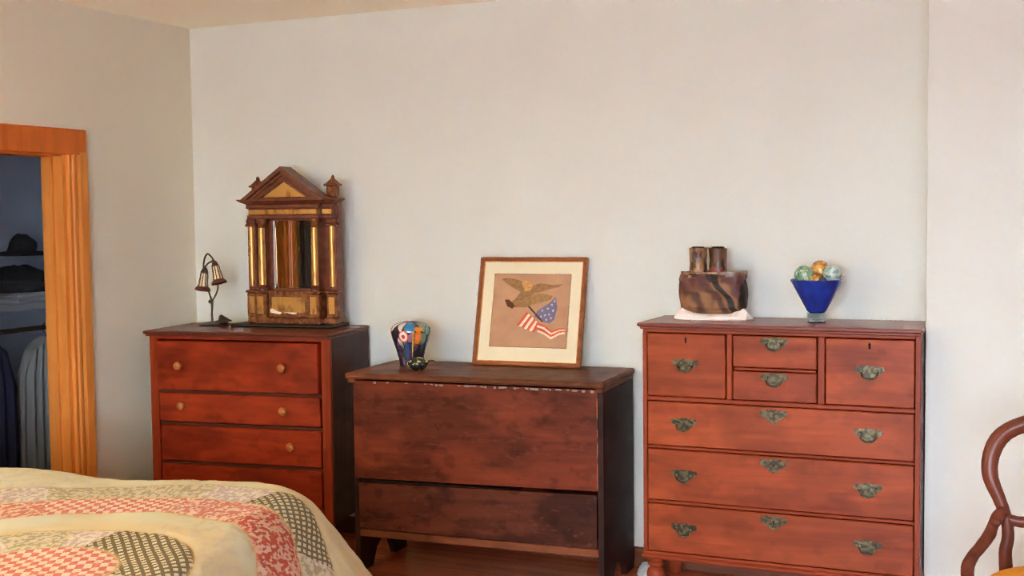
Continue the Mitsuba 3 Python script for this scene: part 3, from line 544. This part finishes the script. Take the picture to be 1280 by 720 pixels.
def shape(name, pts, m, sm=0.003):                     # pts in the picture: u 0..1 right, v 0..1 down
    _lay[0] += 1
    pl = Polygon([(ix0 + u * (ix1 - ix0), iz1 - w * (iz1 - iz0)) for u, w in pts]).buffer(0)
    if sm: pl = pl.buffer(-sm * 0.4).buffer(sm).buffer(-sm * 0.6)
    part(pic, name, move(extr(pl, 0.0006), 0, 0.0096 - 0.00012 * _lay[0], 0), m, MPi)
shape('wing', [(0.09, 0.07), (0.20, 0.06), (0.33, 0.09), (0.42, 0.14), (0.48, 0.22), (0.50, 0.30), (0.44, 0.31), (0.36, 0.25), (0.27, 0.20), (0.18, 0.15)], 'm_eagle_feather')
shape('wing', [(0.48, 0.24), (0.52, 0.16), (0.62, 0.13), (0.75, 0.15), (0.90, 0.14), (0.84, 0.18), (0.72, 0.21), (0.62, 0.25), (0.52, 0.27)], 'm_eagle_feather')
shape('body', [(0.38, 0.22), (0.46, 0.20), (0.53, 0.26), (0.56, 0.34), (0.52, 0.42), (0.44, 0.46), (0.34, 0.46), (0.26, 0.46), (0.24, 0.40), (0.32, 0.32)], 'm_eagle_feather')
shape('head', [(0.36, 0.12), (0.42, 0.09), (0.49, 0.12), (0.51, 0.18), (0.47, 0.24), (0.42, 0.24), (0.39, 0.19)], 'm_eagle_pale_feather')
shape('leg', [(0.50, 0.28), (0.66, 0.27), (0.78, 0.30), (0.76, 0.35), (0.62, 0.40), (0.52, 0.42)], 'm_olive_feather')
shape('tail', [(0.16, 0.36), (0.22, 0.36), (0.30, 0.44), (0.27, 0.48), (0.20, 0.45)], 'm_eagle_dark')
shape('flag_field', [(0.60, 0.50), (0.74, 0.40), (0.82, 0.31), (0.85, 0.46), (0.82, 0.62), (0.76, 0.67), (0.66, 0.64), (0.56, 0.58)], 'm_flag_blue')
for u, w in [(0.66, 0.50), (0.70, 0.56), (0.65, 0.58), (0.73, 0.47), (0.75, 0.55), (0.72, 0.62), (0.78, 0.42), (0.80, 0.50), (0.78, 0.60), (0.81, 0.37)]:
    shape('star', [(u + (0.019 if i % 2 == 0 else 0.008) * math.sin(i * math.pi / 5), w - (0.021 if i % 2 == 0 else 0.009) * math.cos(i * math.pi / 5)) for i in range(10)], 'm_star', 0)
shape('flag_pole', [(0.47, 0.45), (0.49, 0.44), (0.68, 0.64), (0.67, 0.66)], 'm_eagle_dark', 0)
for i in range(7):
    t0, t1 = i / 7, (i + 1) / 7
    a0, a1 = (0.46 + 0.18 * t0, 0.52 + 0.16 * t0), (0.46 + 0.18 * t1, 0.52 + 0.16 * t1)
    b0, b1 = (0.34 + 0.24 * t0, 0.70 + 0.10 * t0), (0.34 + 0.24 * t1, 0.70 + 0.10 * t1)
    shape('stripe', [a0, a1, b1, b0], ('m_flag_red', 'm_flag_white')[i % 2], 0)
for i in range(4):
    o = 0.034 * i
    shape('stripe', [(0.60 + o * 0.2, 0.66 + o), (0.70, 0.69 + o), (0.80, 0.77 + o * 0.8), (0.90, 0.73 + o * 0.6), (0.97, 0.73 + o * 0.5), (0.97, 0.745 + o * 0.6), (0.90, 0.75 + o * 0.7), (0.80, 0.80 + o * 0.85), (0.70, 0.715 + o), (0.60 + o * 0.2, 0.69 + o)], ('m_flag_red', 'm_flag_white')[i % 2], 0)

# ------------------------------------------------------------------ sculpture on the right chest
ZR = 1.1045
SX, _, SZ = G([-1.205, 4.6, ZR + 0.105])
def burl_fn(p, n, uv):
    w = fbm(p.x * 9, p.y * 9, p.z * 9, 3)
    v = dr.sin(p.x * 46 + p.z * 34 + w * 11)
    c = mix([0.085, 0.034, 0.020], [0.26, 0.125, 0.058], smoothstep(-1.1, 1.1, v + 1.6 * (fbm(p.x * 60, p.y * 60, p.z * 28, 2) - 0.5)))
    c = mix(c, [0.10, 0.035, 0.040], 0.7 * smoothstep(0.45, 0.62, fbm(p.x * 12 + 4, p.y * 12, p.z * 10, 2)))
    q = (p.x - SX) * 0.80 + (p.z - SZ) * 0.52 + 0.005 * dr.sin(p.z * 60) + 0.02 * (w - 0.5)
    c = mix(c, [0.010, 0.009, 0.007], 0.95 * smoothstep(0.016, 0.007, dr.abs(q)))
    return mix(c, [0.012, 0.010, 0.008], 0.9 * smoothstep(0.62, 0.69, fbm(p.x * 14 + 9, p.y * 14, p.z * 8 + 3, 2)))
mat('m_burl', proc(burl_fn), 0.55, 0.25)
mat('m_burl_cup', proc(lambda p, n, uv: mix([0.05, 0.020, 0.014], [0.33, 0.17, 0.075], smoothstep(0.3, 0.68, fbm(p.x * 55, p.y * 55, p.z * 22, 3)))), 0.4, 0.5)
mat('m_burl_dark', proc(lambda p, n, uv: mix(mix([0.020, 0.012, 0.009], [0.11, 0.045, 0.025], smoothstep(0.3, 0.68, fbm(p.x * 55, p.y * 55, p.z * 22, 3))), [0.26, 0.06, 0.05], 0.8 * smoothstep(0.55, 0.66, fbm(p.x * 30 + 2, p.y * 30, p.z * 24, 2)))), 0.4, 0.5)
mat('m_plaster', (0.84, 0.77, 0.72), 0.8, 0.2)
k = thing('sculpture', 'brown burl like sculpture with two stubby chimneys on a white crinkled base', 'sculpture')
MS = place(-1.268, 4.690, ZR, 0)
def blobmesh(fn, nu=72, nv=40):
    u = np.arange(nu) * 2 * np.pi / nu; w = np.linspace(0, 1, nv)
    P = np.array([[fn(a, b) for a in u] for b in w]).reshape(-1, 3)
    Fm = []
    for i in range(nv - 1):
        for j in range(nu):
            q = [i * nu + j, i * nu + (j + 1) % nu, (i + 1) * nu + (j + 1) % nu, (i + 1) * nu + j]; Fm += [[q[0], q[1], q[2]], [q[0], q[2], q[3]]]
    b0, b1 = len(P), len(P) + 1
    P = np.vstack([P, P[:nu].mean(0), P[-nu:].mean(0)])
    for j in range(nu): Fm += [[b0, (j + 1) % nu, j], [b1, (nv - 1) * nu + j, (nv - 1) * nu + (j + 1) % nu]]
    m = trimesh.Trimesh(P, Fm, process=False); m.fix_normals(); return m
def sup(a, e, rx, ry): c, s = math.cos(a), math.sin(a); return rx * math.copysign(abs(c) ** e, c), ry * math.copysign(abs(s) ** e, s)
def body(a, t):
    k_ = min(1.0, (t / 0.16)) ** 0.42 if t < 0.16 else 1.0
    k_ = max(k_, 0.62)
    n_ = float(meshkit.fbm(np.array([2 * math.cos(a) + 5, 2 * math.sin(a), t * 3.0]), 3, 4)) - 0.5
    wx = 0.130 - 0.005 * math.cos(t * 6) + 0.012 * n_ + (0.006 if t > 0.86 else 0) - 0.010 * max(0, t - 0.55) * (1 if math.cos(a) > 0 else 0)
    x_, y_ = sup(a, 0.55, wx * (0.80 + 0.2 * k_), (0.062 + 0.02 * n_) * (0.6 + 0.4 * k_))
    x_ *= 1 if t > 0.02 else 0.9
    z_ = 0.026 + 0.150 * t + 0.004 * math.sin(3 * a + 1) * t
    return x_ + 0.006, y_, z_
part(k, 'body', blobmesh(body), 'm_burl', MS, smooth=50)
part(k, 'top_slab', blobmesh(lambda a, t: (*np.add(sup(a, 0.55, 0.127 + 0.004 * math.sin(5 * a), 0.060), (0.005, 0)), 0.166 + 0.020 * t + 0.003 * math.sin(4 * a)), 64, 3), 'm_burl_cup', MS)
def cup(a, t, cx, sd):
    n_ = float(meshkit.fbm(np.array([2 * math.cos(a) + sd, 2 * math.sin(a), t * 3.0]), 3, sd)) - 0.5
    r_ = 0.036 - 0.004 * math.sin(t * math.pi) + 0.010 * n_
    return cx + r_ * math.cos(a), r_ * math.sin(a), 0.180 + 0.098 * t + 0.010 * t * n_
for cx, sd in ((-0.055, 2), (0.024, 6)):
    q = part(k, 'chimney', blobmesh(lambda a, t: cup(a, t, cx, sd), 40, 14), 'm_burl_cup' if cx < 0 else 'm_burl_dark', MS, smooth=50)
    part(q, 'mouth', lathe([(0, 0.2700), (0.024, 0.2702), (0.024, 0.2835), (0, 0.2835)], 24, (cx, 0, 0)), 'm_cavity', MS)
def pbase(a, t):
    n_ = float(meshkit.fbm(np.array([4 * math.cos(a) + 3, 4 * math.sin(a), t * 2.0]), 3, 8)) - 0.5
    x_, y_ = sup(a, 0.7, 0.150 + 0.03 * n_, 0.078 + 0.016 * n_)
    ends = max(0, abs(math.cos(a)) - 0.55) / 0.45
    k_ = 1 - 0.25 * max(0, t - 0.2)
    return x_ * k_ + 0.004, y_ * k_, (0.022 + 0.030 * ends + 0.016 * n_) * t
part(k, 'base', blobmesh(pbase, 90, 8), 'm_plaster', MS, smooth=50, label='white plaster base with crinkled edge')

# ------------------------------------------------------------------ blue glass bowl with glass balls
def blue_fn(p, n, uv):
    return mix([0.006, 0.016, 0.16], [0.015, 0.045, 0.34], fbm(p.x * 40, p.y * 40, p.z * 18, 3))
mat('m_blue_glass', proc(blue_fn), 0.06, 0.6, clearcoat=1.0, clearcoat_gloss=0.98)
mat('m_foot_edge_dark', (0.012, 0.016, 0.035), 0.2, 0.5)  # near black colour stands for the refraction edge under the clear foot
scene['m_clear_glass'] = {'type': 'dielectric', 'int_ior': 1.5, 'ext_ior': 1.0, 'specular_transmittance': rgb((0.58, 0.64, 0.68))}
k = thing('glass_bowl', 'flared cobalt blue glass bowl with a clear foot holding glass balls', 'bowl')
MG = place(-0.858, 4.660, ZR, 0)
part(k, 'bowl', lathe([(0.0, 0.036), (0.026, 0.036), (0.035, 0.042), (0.040, 0.052), (0.0965, 0.157), (0.0970, 0.160), (0.0945, 0.1615), (0.092, 0.158), (0.037, 0.058), (0.028, 0.050), (0, 0.048)], 48, (0, 0, 0)), 'm_blue_glass', MG, smooth=40)
part(k, 'foot', lathe([(0, 0.004), (0.0315, 0.004), (0.0325, 0.005), (0.0335, 0.020), (0.0350, 0.0345), (0.034, 0.0355), (0.0, 0.0355)], 48, (0, 0, 0)), 'm_clear_glass', MG, smooth=30, label='clear glass foot')
part(k, 'foot_dark_edge', lathe([(0, 0), (0.032, 0), (0.0335, 0.002), (0.033, 0.0038), (0, 0.0036)], 40), 'm_foot_edge_dark', MG, smooth=30, label='added dark ring for the refraction edge of the clear foot')
def swirl(key, a, b, c, f):
    mat(key, proc(lambda p, n, uv: mix(mix(a, b, smoothstep(0.30, 0.65, fbm(p.x * f, p.y * f, p.z * f * 0.7, 3))), c, smoothstep(0.58, 0.72, fbm(p.x * f * 1.3 + 5, p.y * f, p.z * f, 2)))), 0.07, 0.6, clearcoat=1.0, clearcoat_gloss=0.97)
swirl('m_ball_green', [0.04, 0.18, 0.16], [0.24, 0.42, 0.20], [0.60, 0.66, 0.58], 60)
swirl('m_ball_amber', [0.36, 0.13, 0.015], [0.60, 0.32, 0.06], [0.75, 0.55, 0.25], 60)
swirl('m_ball_pale', [0.26, 0.42, 0.38], [0.50, 0.56, 0.52], [0.14, 0.30, 0.26], 55)
swirl('m_ball_dark', [0.02, 0.03, 0.03], [0.06, 0.10, 0.06], [0.30, 0.32, 0.10], 60)
GX, GY, GZ = -0.858, 4.660, ZR
def ball(label, x, y, z, r, m):
    s = trimesh.creation.icosphere(subdivisions=3, radius=r)
    whole('glass_ball', label, 'glass ball', s, m, place(GX + x, GY + y, GZ + z, 0), smooth=True, group='glass balls in the blue bowl')
ball('green swirled glass ball leftmost in the blue bowl', -0.0455, -0.012, 0.178, 0.036, 'm_ball_green')
ball('amber glass ball at the top of the heap in the blue bowl', 0.006, 0.034, 0.1985, 0.0335, 'm_ball_amber')
ball('pale aqua glass ball rightmost in the blue bowl', 0.0585, -0.002, 0.183, 0.034, 'm_ball_pale')
ball('small amber glass ball below the larger amber one in the blue bowl', 0.004, -0.036, 0.158, 0.022, 'm_ball_amber')
ball('small dark glass ball right of the small amber one in the blue bowl', 0.0305, -0.052, 0.1575, 0.0165, 'm_ball_dark')

# ------------------------------------------------------------------ balloon back chair at the right edge
k = thing('chair', 'carved walnut balloon back chair with mustard seat against the wall at right', 'chair')
CXc, YBk = 0.005, 3.90
def sym(P): return [np.array([(CXc + s * p[0], p[1], p[2]) for p in P]) for s in (-1, 1)]
half = [(0.160, 3.885, 0.44), (0.163, 3.885, 0.50), (0.156, 3.888, 0.545), (0.162, 3.892, 0.600), (0.182, 3.898, 0.655), (0.207, 3.906, 0.715), (0.209, 3.916, 0.770), (0.190, 3.928, 0.825), (0.150, 3.938, 0.862), (0.085, 3.946, 0.885), (0.0, 3.950, 0.892)]
loop = [(CXc - a, b, c) for a, b, c in half] + [(CXc + a, b, c) for a, b, c in half[::-1][1:]]
lr = [0.020, 0.019, 0.018, 0.017, 0.019, 0.023, 0.025, 0.026, 0.025, 0.026, 0.029]; lr = lr + lr[::-1][1:]
part(k, 'back_frame', tube(loop, lr, 14, 6, flat=0.75, fdir=(0, 1, 0)), 'm_chair', smooth=50)
part(k, 'crossrail', cat(tube([(CXc - 0.165, 3.892, 0.598), (CXc - 0.11, 3.892, 0.592), (CXc - 0.05, 3.892, 0.612), (CXc, 3.892, 0.625), (CXc + 0.05, 3.892, 0.612), (CXc + 0.11, 3.892, 0.592), (CXc + 0.165, 3.892, 0.598)], [0.016, 0.017, 0.020, 0.028, 0.020, 0.017, 0.016], 12, 6, flat=0.7)), 'm_chair', smooth=50)
for P in sym([(0.165, 3.885, 0.625), (0.182, 3.872, 0.608), (0.196, 3.855, 0.585), (0.205, 3.835, 0.560), (0.228, 3.800, 0.528), (0.246, 3.770, 0.508), (0.258, 3.735, 0.480), (0.252, 3.700, 0.440), (0.243, 3.690, 0.405)]):
    q = part(k, 'hip_rest', tube(P, [0.015, 0.020, 0.016, 0.018, 0.017, 0.017, 0.019, 0.018, 0.017], 12, 6), 'm_chair', smooth=50)
    s_ = np.sign(P[0][0] - CXc)
    part(q, 'scroll', cat(*[trimesh.primitives.Sphere(radius=r, center=(CXc + s_ * a, b, c), subdivisions=2).to_mesh() for a, b, c, r in ((0.190, 3.850, 0.596, 0.015), (0.200, 3.845, 0.580, 0.0135), (0.205, 3.838, 0.564, 0.012))]), 'm_chair', smooth=50)
def seat_fn(a, t):
    c, s = math.cos(a), math.sin(a)
    wx = 0.232 + 0.022 * -s
    x_, y_ = sup(a, 0.62, wx - 0.008, 0.220)
    th = t * math.pi / 2
    kk = math.cos(th) ** 0.7
    return CXc + x_ * kk, 3.655 + y_ * kk, 0.430 + 0.072 * math.sin(th)
part(k, 'seat', blobmesh(lambda a, t: seat_fn(a, 0.985 * t), 72, 20), 'm_mustard', smooth=60, label='domed mustard upholstered seat')
part(k, 'seat_frame', blobmesh(lambda a, t: (CXc + sup(a, 0.62, 0.236 - 0.02 * math.sin(a), 0.226)[0], 3.655 + sup(a, 0.62, 0.236, 0.226)[1], 0.375 + 0.06 * t), 72, 3), 'm_chair', smooth=40)
for P in sym([(0.185, 3.47, 0.40), (0.195, 3.455, 0.33), (0.188, 3.465, 0.18), (0.182, 3.455, FZ + 0.002)]): part(k, 'leg', tube(P, [0.026, 0.024, 0.016, 0.014], 12, 6), 'm_chair', smooth=50)
for P in sym([(0.160, 3.86, 0.42), (0.160, 3.87, 0.30), (0.165, 3.90, 0.17), (0.175, 3.955, FZ + 0.002)]): part(k, 'leg', tube(P, [0.021, 0.019, 0.016, 0.014], 12, 6), 'm_chair', smooth=50)

# ------------------------------------------------------------------ closet contents seen through the doorway
mat('m_coat', proc(lambda p, n, uv: mix([0.20, 0.21, 0.215], [0.30, 0.31, 0.315], fbm(p.x * 30, p.y * 30, p.z * 6, 2))), 0.9, 0.1)
mat('m_navy', (0.030, 0.034, 0.065), 0.9, 0.1)
mat('m_bag', (0.030, 0.030, 0.032), 0.7, 0.3)
mat('m_linen', (0.38, 0.38, 0.42), 0.9, 0.1)
def garment(y0, y1, x, zt, zb, folds, seed, th=0.07):
    ny, nz = 60, 24
    P = []
    for sgn in (1, -1):
        for i in range(nz):
            t = i / (nz - 1)
            for j in range(ny):
                u = j / (ny - 1)
                yy = (y0 + y1) / 2 + (u - 0.5) * (y1 - y0) * (0.72 + 0.28 * min(1, t * 4) + 0.10 * t)
                sh = 0.07 * (abs(u - 0.5) * 2) ** 1.5 * max(0, 1 - t * 3)
                edge = math.sqrt(max(0.0, 1 - (2 * u - 1) ** 6))
                fo = 0.016 * math.sin(u * folds * 6.28 + seed + 1.3 * math.sin(3 * u + seed)) * min(1, t * 3 + 0.15)
                P.append((x + sgn * th * 0.5 * edge + fo, yy, zt - (zt - zb) * t - sh))
    P = np.array(P); Fm = []
    n = ny * nz
    for o, fl in ((0, False), (n, True)):
        for i in range(nz - 1):
            for j in range(ny - 1):
                q = [o + i * ny + j, o + i * ny + j + 1, o + (i + 1) * ny + j + 1, o + (i + 1) * ny + j]
                if fl: q = q[::-1]
                Fm += [[q[0], q[1], q[2]], [q[0], q[2], q[3]]]
    for i in (0, nz - 1):
        for j in range(ny - 1):
            q = [i * ny + j, i * ny + j + 1, n + i * ny + j + 1, n + i * ny + j]; Fm += [[q[0], q[1], q[2]], [q[0], q[2], q[3]]]
    m = trimesh.Trimesh(P, Fm, process=True); m.fix_normals(); return m
RODX, RODZ = -4.56, 1.0
whole('closet_rod', 'thin dark rod under the closet shelf', 'rod', tube([(RODX, 2.4, RODZ), (RODX, 5.6, RODZ)], 0.012, 10, 1, smooth=False, fdir=(1, 0, 0)), 'm_bronze')
def hung(label, y0, y1, zb, folds, seed, m, zt=0.955, th=0.07):
    kk = thing('garment', label, 'garment')
    part(kk, 'cloth', garment(y0, y1, RODX, zt, zb, folds, seed, th), m, smooth=50)
    yc = (y0 + y1) / 2
    part(kk, 'hanger', tube([(RODX, yc, zt - 0.015), (RODX, yc, zt + 0.012), (RODX - 0.018, yc, RODZ - 0.004), (RODX - 0.012, yc, RODZ + 0.014), (RODX, yc, RODZ + 0.018), (RODX + 0.016, yc, RODZ + 0.006)], 0.003, 6, 4, fdir=(0, 1, 0)), 'm_bronze', smooth=40)
hung('grey garment hanging in the dark closet beside the door casing', 4.335, 4.68, 0.26, 7, 0.4, 'm_coat')
hung('very dark navy garment hanging in the closet left of the grey one', 4.02, 4.30, 0.20, 5, 2.0, 'm_navy')
whole('closet_shelf', 'grey shelf inside the dark closet', 'shelf', box(CX, -4.66, 2.4, 5.6, 1.085, 1.115, 0.003), 'm_linen')
for i, (y, w, h) in enumerate(((4.62, 0.40, 0.055), )):
    whole('folded_blanket', 'grey folded blanket on the closet shelf', 'blanket', cat(box(-5.1, -4.64, y - w / 2, y + w / 2, 1.116, 1.140, 0.010), box(-5.09, -4.645, y - w / 2 + 0.01, y + w / 2 - 0.008, 1.140, 1.165, 0.011)), 'm_linen')
def bagm(cx, cy, z0, rx, ry, h, sd):
    def fn(a, t):
        n_ = float(meshkit.fbm(np.array([1.6 * math.cos(a) + sd, 1.6 * math.sin(a), t * 2.2]), 3, sd)) - 0.5
        kk = (1 - max(0, t - 0.35) ** 1.6 * 1.4) * (0.92 + 0.5 * n_)
        x_, y_ = sup(a, 0.7, rx * kk, ry * kk); return cx + x_, cy + y_, z0 + h * t * (1 + 0.25 * n_ * t)
    return blobmesh(fn, 48, 18)
whole('bag', 'slumped black bag on top of the closet blanket', 'bag', bagm(-4.86, 4.63, 1.166, 0.18, 0.20, 0.13, 3), 'm_bag', smooth=50)
whole('hat', 'dark crumpled hat perched on top of the black closet bag', 'hat', cat(bagm(-4.86, 4.66, 1.345, 0.11, 0.12, 0.03, 5), bagm(-4.86, 4.67, 1.368, 0.062, 0.07, 0.085, 9)), 'm_bag', smooth=50)
whole('folded_cloth', 'small pale folded cloth at the edge of the closet shelf beside the casing', 'cloth', box(-4.80, -4.655, 4.83, 4.95, 1.116, 1.19, 0.012), 'm_coat')

# ------------------------------------------------------------------ dark grey curtain along the left wall (the gilt mirror shows it)
k = thing('curtain', 'dark grey pleated curtain hanging by the left wall, seen only in the gilt mirror', 'curtain')
mat('m_curtain', (0.075, 0.075, 0.08), 0.9, 0.1)
_cy = np.linspace(2.30, 3.066, 90); _cx = XL + 0.05 + 0.018 * np.sin(_cy * 62)
_po = Polygon(list(zip(_cx + 0.004, _cy)) + list(zip(_cx[::-1] - 0.004, _cy[::-1])))
_m = trimesh.creation.extrude_polygon(_po, 1.95, engine='earcut'); _m.apply_translation([0, 0, FZ + 0.02])
part(k, 'cloth', _m, 'm_curtain', smooth=50)
part(k, 'rod', tube([(XL + 0.05, 2.25, FZ + 1.985), (XL + 0.05, 3.06, FZ + 1.985)], 0.010, 10, 1, smooth=False, fdir=(1, 0, 0)), 'm_bronze')
for yy in (2.27, 3.04): part(k, 'bracket', box(XL, XL + 0.06, yy - 0.008, yy + 0.008, FZ + 1.975, FZ + 1.995), 'm_bronze')

# ------------------------------------------------------------------ crumpled pale cloth on the floor between the chests
def rag(a, t):
    n_ = float(meshkit.fbm(np.array([3 * math.cos(a) + 2, 3 * math.sin(a), t * 3.0]), 3, 12)) - 0.5
    r_ = (0.038 + 0.03 * n_) * math.cos(t * 1.5)
    return r_ * 1.25 * math.cos(a), r_ * math.sin(a), 0.055 * math.sin(t * 1.5) * (1 + 0.6 * n_) + 0.001
mat('m_rag', (0.42, 0.43, 0.42), 0.9, 0.1)
whole('rag', 'crumpled pale grey rag on the floor between the worn chest and the brass pull chest', 'rag', blobmesh(rag, 48, 14), 'm_rag', place(-1.535, 4.690, FZ, 0), smooth=50)

# ------------------------------------------------------------------ unseen floor lamp, added to light the room
k = thing('added_floor_lamp', 'added globe floor lamp, unseen, lighting the room', 'lamp')
LX, LY, LZ = -3.3, 0.45, 1.80
part(k, 'base', lathe([(0, 0), (0.15, 0), (0.15, 0.015), (0.03, 0.03), (0, 0.03)], 32, (LX, LY, FZ)), 'm_bronze', smooth=30)
part(k, 'pole', tube([(LX, LY, FZ + 0.03), (LX, LY, LZ - 0.15)], 0.012, 12, 1, smooth=False), 'm_bronze', smooth=40)
q = part(k, 'globe', move(trimesh.creation.icosphere(subdivisions=3, radius=0.15), LX, LY, LZ), 'm_white_paint', smooth=True)
scene[q]['emitter'] = {'type': 'area', 'radiance': rgb(LAMP_POWER)}
